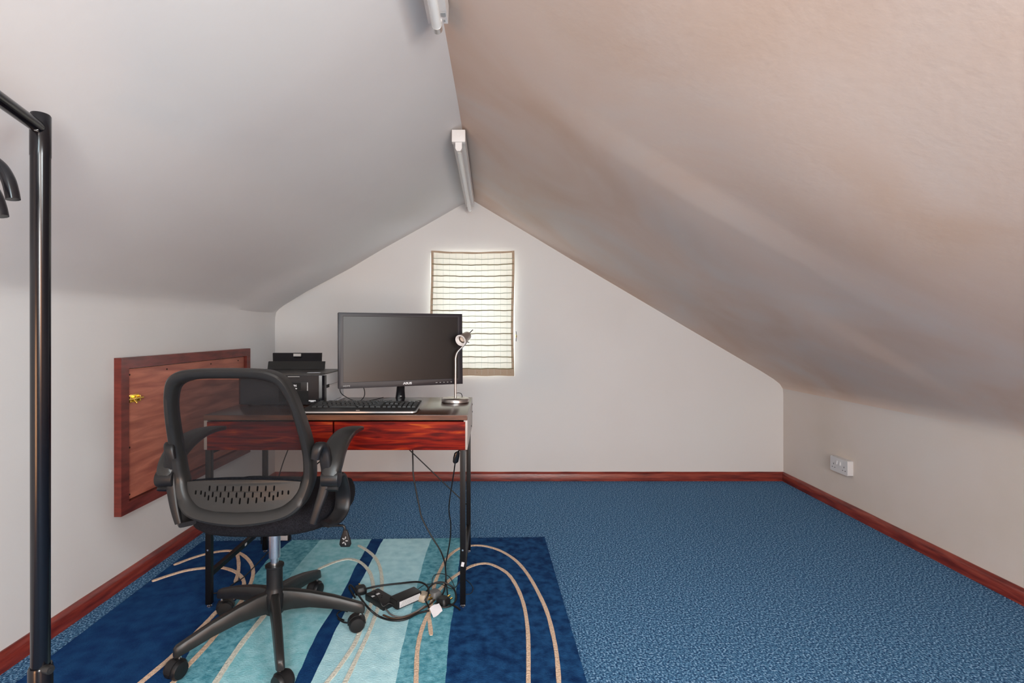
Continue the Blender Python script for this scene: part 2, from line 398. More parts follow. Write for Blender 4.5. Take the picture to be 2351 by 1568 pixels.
obj('side_hem', strip(0, .03, .0, BH, 2, bands*6, -.001), hem_m, bl, ang=60, recalc=False)
obj('side_hem', strip(.97, 1, .0, BH, 2, bands*6, -.001), hem_m, bl, ang=60, recalc=False)
obj('top_hem', strip(.03, .97, 0, .013, 26, 1, -.001), hem_m, bl, recalc=False)
obj('bottom_hem', strip(.03, .97, BH-hem, BH, 26, 2, -.001), hem_m, bl, recalc=False)
for k in range(1, bands+1):
    v = .012+k*pitch; bm = bmesh.new(); strong = k % 2 == 0
    tube(bm, [bpos(.012+.976*a/52, v)+Vector((0, -.003, .0006*math.sin(a*1.1+k))) for a in range(53)], (.0036 if strong else .0023), n=6, sub=1)
    obj('blind_rib', bm, rib_m if strong else rib2_m, bl)
for k in range(13):
    u = .075+k*.0765
    if u < .97:
        bm = bmesh.new(); tube(bm, [bpos(u, .012+(BH-.02)*a/100)+Vector((0, -.0012, 0)) for a in range(101)], .0005, n=4, sub=1)
        obj('check_line', bm, line_m, bl)
for k in range(7):
    u = .10+k*.153
    for v in (.006, BH-.024):
        bm = bmesh.new(); p = bpos(min(u, .96), v); bmesh.ops.create_icosphere(bm, subdivisions=1, radius=.0035, matrix=Matrix.Translation(p+Vector((0, -.003, 0)))); obj('stitch_tuft', bm, hem_m, bl)
# cleat at the right of the blind
cl = thing('cord_cleat', 'tiny brass cord cleat on the wall right of the blind', 'cleat', (X(1185, D), D, Z(772, D)))
cp = at(1185, 772, D-.012)
bm = bmesh.new(); bmesh.ops.create_uvsphere(bm, u_segments=12, v_segments=8, radius=.008, matrix=Matrix.Translation(cp) @ Matrix.Diagonal((.8, 1, 1.4, 1))); cyl(bm, cp, (cp.x, D, cp.z), .004); obj('cleat_body', bm, brass, cl)
bm = bmesh.new(); tube(bm, [cp+Vector((0, -.004, .035)), cp+Vector((.001, -.010, 0)), cp+Vector((0, -.004, -.036))], .002, n=6); obj('cleat_arm', bm, steel_black, cl)

# ------------------------------------------------------------------ rug
RT = .012
FR, FL, NR, NL = Vector((.275, 2.638)), Vector((-1.462, 2.585)), Vector((.292, 1.43)), Vector((-1.437, 1.38))
rug = thing('rug', 'patterned rug in navy, teal and aqua with looping cream lines under the desk', 'rug', (-.58, 2.0, 0))
def fy(x): return FL.y+(FR.y-FL.y)*(x-FL.x)/(FR.x-FL.x)
def ny(x): return NL.y+(NR.y-NL.y)*(x-NL.x)/(NR.x-NL.x)
def line(pts):
    q = [G(*p) for p in pts]; q = [Vector((p.x, p.y)) for p in q]
    d = q[0]-q[1]; t = (fy(q[0].x)-q[0].y)/d.y if abs(d.y) > 1e-4 else 0; q[0] = q[0]+d*t; q[0].y = fy(q[0].x)
    d = q[-1]-q[-2]; t = (ny(q[-1].x)-q[-1].y)/d.y; e = q[-1]+d*t; e.y = ny(e.x); q.append(e)
    return q
B = [line(l) for l in (
    [(664, 1250), (617, 1288), (580, 1334), (545, 1382), (500, 1425), (439, 1494), (417, 1540), (405, 1568)],
    [(732, 1249), (673, 1318), (609, 1417), (532, 1523), (500, 1568)],
    [(850, 1248), (812, 1315), (788, 1366), (756, 1419), (724, 1470), (680, 1568)],
    [(877, 1248), (838, 1323), (790, 1416), (764, 1467), (718, 1568)],
    [(989, 1247), (976, 1284), (963, 1330), (942, 1421), (921, 1504), (910, 1568)],
    [(1060, 1245), (1052, 1316), (1040, 1417), (1029, 1484), (1022, 1568)])]
def densify(q):
    out = []
    for a, b in zip(q, q[1:]):
        n = max(1, int((b-a).length/.03))
        for k in range(n):
            p = a+(b-a)*k/n; out.append(Vector((p.x+(random.uniform(-.0022, .0022) if k else 0), p.y)))
    return out+[q[-1]]
B = [[FL, NL]]+[densify(q) for q in B]+[[FR, NR]]
cols = [(navy2, 'navy'), (teal, 'teal'), (aqua, 'aqua'), (navy2, 'navy stripe'), (pale, 'pale aqua'), (teal, 'teal'), (navy, 'navy')]
for (a, b), (m, nm) in zip(zip(B, B[1:]), cols):
    bm = bmesh.new(); n = 40
    def smp(q, t):
        L_ = [0]
        for p, r in zip(q, q[1:]): L_.append(L_[-1]+(r-p).length)
        s = t*L_[-1]
        for i in range(len(q)-1):
            if s <= L_[i+1]+1e-9: return q[i]+(q[i+1]-q[i])*((s-L_[i])/(L_[i+1]-L_[i]))
        return q[-1]
    rings = []
    for k in range(n+1):
        p, r = smp(a, k/n), smp(b, k/n)
        z = RT-(.002 if k in (0, n) else 0)
        rings.append([Vector((p.x, p.y, 0.0005)), Vector((r.x, r.y, .0005)), Vector((r.x, r.y, z)), Vector((p.x, p.y, z))])
    loft(bm, rings); o = obj('pile_band', bm, m, rug, ang=30); o['label'] = nm+' band of the rug'
rib_n = [0]
def ribbon(pts, wd=.017, m=cream):
    rib_n[0] += 1; dz = .0004*rib_n[0]; pts = list(pts)
    def ext(a, b): k = (1632-a[1])/(a[1]-b[1]); return (a[0]+(a[0]-b[0])*k, 1632)
    if pts[0][1] > 1560: pts.insert(0, ext(pts[0], pts[1]))
    if pts[-1][1] > 1560: pts.append(ext(pts[-1], pts[-2]))
    q = cr([G(*p) for p in pts], 5); bm = bmesh.new(); rings = []
    for i, p in enumerate(q):
        t = (q[min(i+1, len(q)-1)]-q[max(i-1, 0)]).normalized(); s = Vector((-t.y, t.x, 0))
        w_ = wd/2*(1+random.uniform(-.09, .09))*(.55 if i in (0, len(q)-1) else 1)
        rings.append([Vector((*(p-s*w_).xy, RT-.003)), Vector((*(p+s*w_).xy, RT-.003)), Vector((*(p+s*w_*.8).xy, RT+.002+dz)), Vector((*(p-s*w_*.8).xy, RT+.002+dz))])
    loft(bm, rings); obj('cord_line', bm, m, rug, ang=30)
ribbon([(955, 1580), (956, 1550), (958, 1504), (965, 1465), (975, 1435), (985, 1413), (993, 1381), (997, 1351), (1008, 1321), (1027, 1287), (1051, 1267), (1075, 1260), (1095, 1258), (1120, 1261), (1152, 1272), (1184, 1293), (1210, 1323), (1234, 1364), (1256, 1413), (1271, 1471), (1279, 1521), (1284, 1590)])
ribbon([(990, 1467), (987, 1440), (985, 1412), (998, 1375), (1027, 1343), (1051, 1325), (1083, 1306), (1115, 1300), (1141, 1308), (1167, 1325), (1187, 1355), (1202, 1394), (1210, 1439), (1213, 1489), (1213, 1590)])
ribbon([(822, 1258), (843, 1270), (859, 1284), (869, 1300), (875, 1321), (877, 1347), (875, 1371), (870, 1395), (862, 1420), (846, 1462), (820, 1518), (793, 1575)], m=cream2)
ribbon([(730, 1314), (745, 1307), (772, 1296), (801, 1290), (828, 1298), (849, 1321), (857, 1352), (857, 1376), (848, 1405), (830, 1448), (812, 1491), (772, 1550), (752, 1575)], m=cream2)
ribbon([(630, 1390), (609, 1418), (561, 1478), (526, 1528), (496, 1575)], .02, cream2)
ribbon([(399, 1304), (447, 1286), (489, 1275), (527, 1271), (553, 1278), (572, 1294), (581, 1315), (577, 1342), (558, 1382), (530, 1420), (495, 1467), (468, 1499), (428, 1542), (395, 1580)])
ribbon([(349, 1342), (393, 1327), (433, 1316), (484, 1310), (513, 1311), (540, 1320), (556, 1334), (560, 1350), (548, 1372), (520, 1392), (494, 1416), (481, 1430), (440, 1472), (391, 1520), (330, 1572)])
ribbon([(545, 1279), (548, 1298), (547, 1320), (540, 1345)])

# ------------------------------------------------------------------ desk
DY0, DY1, DX0, DX1, DZ = 1.957, 2.475, -1.105, -.092, .754
desk = thing('desk', 'dark walnut desk with two red-brown drawers on black steel legs', 'desk', ((DX0+DX1)/2, (DY0+DY1)/2, RT))
bm = bmesh.new(); bbox(bm, DX0, DX1, DY0, DY1, DZ-.020, DZ); dt = obj('desktop', bm, desk_top_m, desk, bevel=.001)
bm = bmesh.new(); bbox(bm, DX0+.001, DX1-.001, DY0-.0015, DY0, DZ-.0195, DZ-.001); obj('edge_band', bm, edge_m, dt, ang=0)
zc0 = Z(1033, DY0)
for xa, xb in ((DX0, DX0+.014), (DX1-.014, DX1)):
    bm = bmesh.new(); bbox(bm, xa, xb, DY0+.002, DY1, zc0, DZ-.021); obj('side_panel', bm, side_m, desk, bevel=.001)
bm = bmesh.new(); bbox(bm, DX0+.014, DX1-.014, DY1-.015, DY1, zc0, DZ-.021); obj('back_panel', bm, edge_m, desk)
bm = bmesh.new(); bbox(bm, DX0+.014, DX1-.014, DY0+.03, DY1-.015, zc0, zc0+.008); obj('bottom_panel', bm, edge_m, desk)
xm = -.607
for xa, xb in ((DX0+.012, xm-.003), (xm+.003, DX1-.008)):
    bm = bmesh.new(); bbox(bm, xa, xb, DY0+.001, DY0+.018, zc0-.001, DZ-.026); obj('drawer', bm, drawer_m, desk, bevel=.001)
for y_, z_ in ((DY1-.03, DZ-.03), (DY1-.03, DZ-.065), (DY1-.13, DZ-.115)):
    bm = bmesh.new(); cyl(bm, (DX1-.001, y_, z_), (DX1+.002, y_, z_), .004, n=10); obj('side_screw', bm, steel_black, desk)
lw = .021
for x_ in (DX0+.012, DX1-.022):
    for y_ in (DY0+.012, DY1-.02):
        bm = bmesh.new(); bbox(bm, x_-lw/2+.004, x_+lw/2+.004, y_-lw/2, y_+lw/2, RT+.012, zc0); lg = obj('leg', bm, steel_black, desk, bevel=.001)
        bm = bmesh.new(); lathe(bm, [(0, 0), (.009, 0), (.009, .004), (.004, .006), (.004, .014), (0, .014)], (x_+.004, y_, RT), n=14); obj('levelling_foot', bm, chrome, lg)
        if y_ < 2.1:
            bm = bmesh.new(); cyl(bm, (x_+.004, y_-.0105, .235), (x_+.004, y_-.0135, .235), .0035, n=10); obj('bolt', bm, chrome, lg)
    bm = bmesh.new(); bbox(bm, x_-.006, x_+.014, DY0+.02, DY1-.03, .128, .148); obj('side_stretcher', bm, steel_black, desk, bevel=.001)
    bm = bmesh.new(); bbox(bm, x_-.006, x_+.014, DY0+.02, DY1-.03, zc0-.018, zc0); obj('side_rail', bm, steel_black, desk, bevel=.001)
def wire(a, b, r=.0028):
    bm = bmesh.new(); cyl(bm, a, b, r, n=8); return bm
cx_ = X(880, 2.46)
obj('cross_brace', wire((DX1-.02, DY1-.008, Z(1163, 2.46)), (cx_, DY1-.008, zc0)), steel_black, desk)
obj('cross_brace', wire((DX0+.02, DY1-.008, Z(1163, 2.46)), (cx_-.1, DY1-.008, zc0)), steel_black, desk)
bm = bmesh.new(); box(bm, (DX1-.018, DY0+.0015-.0002, Z(1296, DY0)), (.011, .001, .017), Matrix.Rotation(.2, 4, 'Y')); obj('white_sticker', bm, white_txt, desk, ang=0)
bm = bmesh.new(); box(bm, (DX0+.0265, 2.24, .139), (.001, .017, .010)); obj('white_sticker', bm, white_txt, desk, ang=0)

# ------------------------------------------------------------------ monitor
ma = math.atan2(.21, .515); mc = Vector((-.3935, 2.272, .993))
mon = thing('monitor', 'black widescreen monitor turned slightly on the desk', 'monitor', (-.41, 2.33, DZ))
MW, MH = .556, .325
RM = Matrix.Translation(mc) @ Matrix.Rotation(ma, 4, 'Z') @ Matrix.Rotation(math.radians(-1.5), 4, 'X')
def mbm(): return bmesh.new()
def mput(name, bm, m, bevel=0, ang=40, par=None):
    bmesh.ops.transform(bm, matrix=RM, verts=bm.verts); return obj(name, bm, m, par or mon, bevel=bevel, ang=ang)
bm = mbm(); bbox(bm, -MW/2, MW/2, .004, .028, -MH/2, MH/2); bbox(bm, -.16, .16, .027, .05, -.10, .09); case = mput('casing', bm, bezel_m, .003)
sw0, sw1, sz0, sz1 = -MW/2+.020, MW/2-.022, -MH/2+.026, MH/2-.016
bm = plate([(-MW/2, -MH/2), (MW/2, -MH/2), (MW/2, MH/2), (-MW/2, MH/2)], [[(sw0, sz0), (sw1, sz0), (sw1, sz1), (sw0, sz1)]], .010)
bmesh.ops.transform(bm, matrix=Matrix.Rotation(pi/2, 4, 'X'), verts=bm.verts); mput('bezel', bm, bezel_m, .0012)
bm = mbm(); bbox(bm, sw0-.002, sw1+.002, .0, .004, sz0-.002, sz1+.002); mput('screen', bm, screen_m, ang=0)
TM = Matrix.Rotation(pi/2, 4, 'X')
text('ASUS', .0135, RM @ Matrix.Translation((.018, -.0054, -MH/2+.0125)) @ TM @ Matrix.Scale(1.25, 4, (1, 0, 0)) @ Matrix.Shear('XY', 4, (.3, 0)), white_txt, 'logo_text', case, bold=.0005)
text('HDMI', .009, RM @ Matrix.Translation((-MW/2+.033, -.0054, -MH/2+.011)) @ TM @ Matrix.Scale(1.3, 4, (1, 0, 0)), grey_txt, 'port_text', case)
bm = mbm()
for k in range(6): box(bm, (MW/2-.126+k*.0175, -.0053, -MH/2+.011), (.0085 if k == 0 else .006, .0006, .0022))
mput('button_mark', bm, grey_txt, ang=0)
ft = Matrix.Translation((-.417, 2.335, 0)) @ Matrix.Rotation(ma, 4, 'Z')
bm = bmesh.new()
lathe(bm, [(0, 0), (.096, 0), (.1, .003), (.097, .007), (.06, .0125), (.03, .016), (0, .017)], M=ft @ Matrix.Translation((0, 0, DZ)) @ Matrix.Diagonal((1, .85, 1, 1)), n=48)
obj('stand_base', bm, plastic_gloss, mon)
bm = bmesh.new()
loft(bm, [[ft @ Vector((x*wd, y*.012+dy, z)) for x, y in rrect(2, 2, .5, 3)] for wd, dy, z in ((.022, 0, DZ+.012), (.0185, -.004, .80), (.0165, -.012, .84), (.016, -.022, .92))])
obj('stand_neck', bm, plastic_gloss, mon)
bm = bmesh.new(); bmesh.ops.create_icosphere(bm, subdivisions=1, radius=.004, matrix=ft @ Matrix.Translation((0, -.013, DZ+.025)) @ Matrix.Diagonal((1.6, .4, .6, 1))); obj('neck_badge', bm, silver, mon)

# ------------------------------------------------------------------ printer
pr = thing('printer', 'black and silver inkjet printer with raised rear paper feed on the desk', 'printer', (-.915, 2.34, DZ))
PX0, PX1, PY0, PY1, PT = -1.098, -.724, 2.205, 2.500, .892
bm = bmesh.new(); prism(bm, [(PX0+.004, PY0+.03), (PX1-.002, PY0+.03), (PX1, PY1), (PX0, PY1)], DZ+.004, PT-.006); body = obj('body', bm, grey_pl, pr, bevel=.002)
for x_, y_ in ((PX0+.03, PY0+.05), (PX1-.03, PY0+.05), (PX0+.03, PY1-.05), (PX1-.03, PY1-.05)):
    bm = bmesh.new(); cyl(bm, (x_, y_, DZ), (x_, y_, DZ+.005), .008, n=10); obj('rubber_foot', bm, plastic, pr)
fp = [(PX0, PY0+.035), (PX0, PY0+.012), (PX0+.012, PY0), (PX1-.022, PY0), (PX1-.010, PY0+.004), (PX1-.002, PY0+.014), (PX1, PY0+.034)]
bm = bmesh.new(); prism(bm, fp, DZ+.004, PT-.009); obj('front_cover', bm, plastic_gloss, pr, ang=12)
bm = bmesh.new(); prism(bm, [(PX0, PY0+.004), (PX1-.016, PY0+.002), (PX1, PY0+.016), (PX1, PY1-.02), (PX0, PY1-.02)], PT-.0055, PT); lid = obj('scanner_lid', bm, plastic2, pr, bevel=.0015)
bm = bmesh.new(); bbox(bm, PX1-.0006, PX1+.0006, PY0+.036, PY1-.002, PT-.056, PT-.0555); bbox(bm, PX1-.0005, PX1+.0012, PY0+.036, PY0+.07, PT-.066, PT-.052); obj('side_slot', bm, dark_hole, pr, ang=0)
def pf(x0, x1, y0, y1, m, name, out=.0015, bev=0):
    bm = bmesh.new(); bbox(bm, X(x0, PY0), X(x1, PY0), PY0-out, PY0+.001, Z(y1, PY0), Z(y0, PY0)); return obj(name, bm, m, pr, bevel=bev)
pf(640, 707, 877, 897, plastic, 'control_panel', .003, .001)
pf(655, 691, 879, 896, dark_hole, 'display', .004)
pf(640, 708, 898, 922, dark_hole, 'paper_slot', .001)
pf(661, 688, 864, 865.3, grey_txt, 'trim_line', .001)
pf(705.6, 707.4, 878, 897, grey_txt, 'panel_edge', .0036)
text('EPSON', .0125, Matrix.Translation((X(671.5, PY0), PY0-.0042, Z(885.5, PY0))) @ TM, white_txt, 'maker_text', pr, bold=.0006)
bm = bmesh.new(); bmesh.ops.create_icosphere(bm, subdivisions=2, radius=.006, matrix=Matrix.Translation((X(680, PY0), PY0-.004, Z(892, PY0))) @ Matrix.Diagonal((1, .1, .45, 1))); obj('display_mark', bm, white_txt, pr)
bm = bmesh.new(); box(bm, (X(719, 2.24), PY0+.045, PT+.0008), (.055, .016, .001)); obj('top_label', bm, white_txt, lid, ang=0)
bm = bmesh.new(); bbox(bm, X(711, PY0), X(727, PY0), PY0-.012, PY0-.010, Z(920.5, PY0), Z(918, PY0)); bbox(bm, X(715, PY0), X(722, PY0), PY0-.012, PY0, Z(922, PY0), Z(920.5, PY0)); obj('tray_tab', bm, white_pl, pr)
def feed(x0b, x1b, x0t, x1t, yb, yt, Yb_, Yt_, name, m):
    a = [at(x0b, yb, Yb_), at(x1b, yb, Yb_), at(x1t, yt, Yt_), at(x0t, yt, Yt_)]
    bm = bmesh.new(); d = Vector((0, .006, .003)); loft(bm, [a, [v+d for v in a]]); return obj(name, bm, m, pr, bevel=.001)
feed(613, 745, 616, 746.5, 856, 831, 2.462, 2.485, 'paper_feed', plastic2)
feed(627, 738, 626, 739, 845, 811.5, 2.485, 2.52, 'feed_extension', plastic_gloss)
bm = bmesh.new(); box(bm, at(682.5, 815, 2.51), (.036, .006, .013)); obj('feed_tab', bm, grey_txt, pr)

# ------------------------------------------------------------------ keyboard
kb = thing('keyboard', 'black keyboard with silver front edge at the front of the desk', 'keyboard', (-.517, 2.065, DZ))
KX0, KX1, KY0, KY1 = -.742, -.292, 1.972, 2.158
def kz(y): return DZ+.009+.014*(y-KY0)/(KY1-KY0)
def kmap(v): return Vector((v.x, v.y, kz(v.y)+v.z))
def kout(ins): return [(x+(KX0+KX1)/2, y+(KY0+KY1)/2) for x, y in rrect(KX1-KX0-ins, KY1-KY0-ins, .018, 5)]
bm = bmesh.new(); a = kout(.012); b = kout(.0)
loft(bm, [[Vector((x, y, DZ+.0005)) for x, y in kout(.02)], [kmap(Vector((x, y, -.004))) for x, y in a]]); obj('base', bm, plastic, kb)
bm = bmesh.new(); prism(bm, b, -.004, .0015, kmap); obj('silver_rim', bm, silver, kb)
bm = bmesh.new(); prism(bm, kout(.007), .001, .0035, kmap); obj('top_plate', bm, plastic2, kb)
kmesh = {}
def key(x, y, wd, hd=.0165):
    k_ = (round(wd, 4), round(hd, 4))
    if k_ not in kmesh:
        bm = bmesh.new(); loft(bm, [[Vector((a_, b_, 0)) for a_, b_ in rrect(wd, hd, .0015, 1)], [Vector((a_*.84, b_*.82+.0006, .0055)) for a_, b_ in rrect(wd, hd, .0015, 1)]])
        me = bpy.data.meshes.new('key'); bmesh.ops.recalc_face_normals(bm, faces=bm.faces); bm.to_mesh(me); bm.free(); me.materials.append(keys_m); kmesh[k_] = me
    o = bpy.data.objects.new('key', kmesh[k_]); C.objects.link(o); o.parent = kb
    o.location = Vector((x, y, kz(y)+.0035))-kb.location; o.rotation_euler.x = math.atan(.014/(KY1-KY0))
u = .0186; kx0 = KX0+.022; ky = KY1-.020
for i in range(16):
    if i in (1,): continue
    key(kx0+(i+.5)*u+(.004*(i > 5))+(.004*(i > 9)), ky, .0165, .012)
rowsK = [([1]*13+[2]), ([1.5]+[1]*12+[1.5]), ([1.75]+[1]*11+[2.25]), ([2.25]+[1]*10+[2.75]), ([1.25, 1.25, 1.25, 6.25, 1.25, 1.25, 1.25, 1.25])]
for r, ks in enumerate(rowsK):
    x = kx0; y = ky-.021-r*u
    for wd in ks: key(x+wd*u/2, y, wd*u-.0024); x += wd*u
    x = kx0+15.25*u
    if r < 2:
        for k in range(3): key(x+(k+.5)*u, y, u-.0024)
    if r == 3: key(x+1.5*u, y, u-.0024)
    if r == 4:
        for k in range(3): key(x+(k+.5)*u, y, u-.0024)
    x = kx0+18.5*u
    for k in range(4):
        if x+(k+1)*u < KX1-.006: key(x+(k+.5)*u, y, u-.0024)
bm = bmesh.new(); box(bm, (X(824, 2.0), KY0+.013, kz(KY0+.013)+.004), (.014, .005, .001)); obj('maker_badge', bm, silver, kb)
bm = bmesh.new()
for k in range(3): box(bm, (-.345+k*.018, KY1-.012, kz(KY1-.012)+.0042), (.011, .004, .001))
obj('status_label', bm, white_txt, kb)

# ------------------------------------------------------------------ desk lamp
lp = thing('desk_lamp', 'small brushed-nickel desk lamp standing on the right end of the desk', 'lamp', (-.163, 2.315, DZ))
lb = Vector((-.163, 2.315, DZ))
bm = bmesh.new(); lathe(bm, [(0, 0), (.060, 0), (.063, .002), (.063, .015), (.060, .018), (0, .019)], lb, n=48); obj('lamp_base', bm, brushed, lp, ang=50)
Yl = 2.315
bm = bmesh.new()
tube(bm, [lb+Vector((0, 0, .017)), at(1045.5, 880, Yl), at(1045.8, 840, Yl), at(1046, 822, Yl), at(1050, 809, Yl), at(1059, 799, Yl), at(1068, 789, Yl), at(1072, 783, Yl)], .0045, n=12, rs=(.0052, .0042)); obj('lamp_stem', bm, brushed, lp)
hd = (at(1057.5, 781.5, 2.275)-at(1074.5, 769.5, 2.33)); hl = hd.length; hm = Matrix.Translation(at(1074.5, 769.5, 2.33)) @ hd.to_track_quat('Z', 'Y').to_matrix().to_4x4()
bm = bmesh.new(); lathe(bm, [(0, -.006), (.012, -.005), (.0165, .0), (.0195, .006), (.0235, hl*.7), (.0255, hl), (.0235, hl), (.019, hl*.5), (.013, .012), (0, .012)], M=hm, n=32); sh = obj('lamp_shade', bm, brushed, lp, ang=35)
bm = bmesh.new(); lathe(bm, [(.0225, hl-.004), (.0262, hl-.001), (.0262, hl+.0015), (.0195, hl+.0005), (.0165, hl-.012), (.0225, hl-.004)], M=hm, n=32); obj('shade_rim', bm, white_metal, sh)
bm = bmesh.new(); lathe(bm, [(0, .012), (.012, .014), (.0165, hl*.55), (.014, hl*.72), (0, hl*.78)], M=hm, n=24); obj('bulb', bm, bulb_m, sh)
bm = bmesh.new(); cyl(bm, at(1078, 764.5, 2.34), at(1085.5, 757, 2.35), .0022, n=8); obj('switch_lever', bm, plastic, sh)
bm = bmesh.new(); cyl(bm, at(1071, 784, 2.31), at(1077, 786.5, 2.30), .0022, n=8); cyl(bm, at(1070, 784, 2.315), at(1074, 776, 2.32), .004, n=10); obj('swivel_joint', bm, chrome, sh)
bm = bmesh.new(); tube(bm, [at(1047, 902.5, 2.32), at(1053, 902, 2.325), at(1059, 904, 2.335), at(1061, 911, 2.345), at(1060, 918, 2.35)], .0016, n=6); obj('lamp_cord', bm, plastic, lp)

# ------------------------------------------------------------------ office chair
CX, CY = -.755, 1.776
ch = thing('office_chair', 'black mesh-back swivel office chair in front of the desk', 'chair', (CX, CY, RT))
# base legs and castors
angs = [8, 80, 152, 224, 296]
casdir = [200, 250, 20, 250, 330]
for a, cdn in zip(angs, casdir):
    A = math.radians(a); dv = Vector((math.cos(A), math.sin(A), 0)); sv = Vector((-dv.y, dv.x, 0)); c0 = Vector((CX, CY, 0))
    bm = bmesh.new(); rings = []
    for t, zt, hh, ww in ((.018, .176, .070, .036), (.06, .174, .062, .036), (.12, .163, .050, .034), (.20, .142, .042, .031), (.27, .118, .036, .028), (.298, .108, .033, .026), (.306, .100, .024, .020)):
        p = c0+dv*t
        rings.append([p+sv*x*ww+Vector((0, 0, zt-hh/2+y*hh)) for x, y in ((-.5, -.42), (-.42, -.5), (.42, -.5), (.5, -.42), (.36, .44), (.28, .5), (-.28, .5), (-.36, .44))])
    loft(bm, rings); leg = obj('base_leg', bm, plastic2, ch, ang=50)
    e = c0+dv*.29; q = math.radians(cdn); off = Vector((math.cos(q), math.sin(q), 0))*.012; ax = Vector((-math.sin(q), math.cos(q), 0)); wc = e+off+Vector((0, 0, RT+.0285))
    bm = bmesh.new(); cyl(bm, e+Vector((0, 0, RT+.045)), e+Vector((0, 0, .085)), .006, n=12); obj('castor_stem', bm, chrome, leg)
    bm = bmesh.new()
    for s in (-1, 1):
        lathe(bm, [(0, 0), (.024, 0), (.028, .003), (.0285, .012), (.024, .020), (.008, .022), (0, .022)] if s > 0 else [(0, 0), (.024, 0), (.028, -.003), (.0285, -.012), (.024, -.020), (.008, -.022), (0, -.022)], M=Matrix.Translation(wc+ax*s*.004) @ ax.to_track_quat('Z', 'Y').to_matrix().to_4x4(), n=24)
    obj('castor', bm, plastic, leg, ang=50)
    bm = bmesh.new(); rings = []
    for k in range(9):
        th = math.radians(-5+k*23); r_ = .0315; rr = off.normalized()*math.cos(th)*-r_+Vector((0, 0, math.sin(th)*r_))
        r2 = rr*.86
        rings.append([wc+rr+ax*.012, wc+rr-ax*.012, wc+r2-ax*.012, wc+r2+ax*.012])
    loft(bm, rings); obj('castor_hood', bm, plastic, leg)
bm = bmesh.new(); lathe(bm, [(0, .10), (.030, .10), (.036, .125), (.036, .165), (.028, .182), (.0265, .19), (.0265, .255), (.031, .258), (.031, .264), (.012, .266), (0, .266)], (CX, CY, 0), n=32); obj('column_cover', bm, plastic, ch, ang=35)
bm = bmesh.new(); lathe(bm, [(0, .26), (.013, .26), (.013, .287), (.019, .290), (.019, .42), (0, .42)], (CX, CY, 0), n=24); obj('gas_lift', bm, chrome, ch, ang=35)
bm = bmesh.new(); bbox(bm, CX-.09, CX+.09, CY-.11, CY+.10, .405, .438); obj('tilt_mechanism', bm, plastic, ch, bevel=.008)
# seat
SC = Vector((CX+.005, 1.805, 0))
def plan(t, hx, hy, e=2.7):
    c, s = math.cos(t), math.sin(t)
    return hx*math.copysign(abs(c)**(2/e), c), hy*math.copysign(abs(s)**(2/e), s)
bm = bmesh.new(); rings = []
for f, z, zf in ((.80, .436, 0), (.93, .440, 0), (.985, .452, 0), (1.0, .472, 0), (.995, .492, 0), (.96, .507, 0), (.86, .517, 0), (.6, .514, 0), (.3, .510, 0), (.05, .509, 0)):
    ring = []
    for k in range(56):
        x, y = plan(k*2*pi/56, .250*f, .245*f); fr_ = max(0, y/.245); side = (x/.25)**2
        ring.append(SC+Vector((x, y, z-.030*max(0, fr_-.55)**1.5*3*(1 if z > .48 else .5)+.010*side*(z > .5))))
    rings.append(ring)
loft(bm, rings); obj('seat', bm, fabric, ch, ang=60)
bm = bmesh.new(); rings = []
for f, z in ((.5, .425), (.78, .427), (.86, .437), (.84, .444)): rings.append([SC+Vector((*plan(k*2*pi/40, .235*f, .235*f), z)) for k in range(40)])
loft(bm, rings); obj('seat_pan', bm, plastic, ch, ang=60)
# backrest
BX = -.748
def interp(tab, z):
    if z <= tab[0][0]: return tab[0][1]
    for (a, b), (c, d) in zip(tab, tab[1:]):
        if z <= c:
            t = (z-a)/(c-a); return b+(d-b)*t
    return tab[-1][1]
Yp = [(.48, 1.497), (.52, 1.510), (.57, 1.530), (.63, 1.543), (.70, 1.530), (.77, 1.505), (.85, 1.472), (.92, 1.445), (.98, 1.424)]
def by_(z, x): return interp(Yp, z)-.06*(1-((x-BX)/.22)**2)*0-.10*(x-BX)**2*-1.2
outR = [(0, .5015), (.075, .508), (.140, .523), (.178, .548), (.198, .585), (.209, .635), (.211, .700), (.206, .770), (.194, .847), (.180, .905), (.160, .945), (.125, .965), (.07, .971), (0, .972)]
inR = [(0, .5475), (.070, .5495), (.120, .558), (.150, .578), (.167, .605), (.178, .645), (.181, .700), (.178, .770), (.168, .847), (.157, .890), (.139, .922), (.105, .937), (.06, .942), (0, .943)]
def full(h): return h+[(-x, z) for x, z in h[-2:0:-1]]
oR, iR = full(outR), full(inR)
oS = cr([Vector((x, z, 0)) for x, z in oR], 4, True); iS = cr([Vector((x, z, 0)) for x, z in iR], 4, True)
bm = bmesh.new(); rings = []
for o_, i_ in zip(oS, iS):
    ring = []
    for u_, dpt in ((0, .030), (-.02, -.004), (.06, -.014), (.22, -.019), (.6, -.019), (.86, -.013), (.96, -.004), (1, .022), (.8, .028), (.2, .032)):
        p = o_+(i_-o_)*u_; x = BX+p.x; z = p.y
        ring.append(Vector((x, by_(z, x)+dpt, z)))
    rings.append(ring)
Rv = [[bm.verts.new(v) for v in r] for r in rings]; n = len(Rv[0])
for k in range(len(Rv)):
    A_, B_ = Rv[k], Rv[(k+1) % len(Rv)]
    for q in range(n): bm.faces.new((A_[q], A_[(q+1) % n], B_[(q+1) % n], B_[q]))
obj('back_frame', bm, plastic2, ch, ang=38)
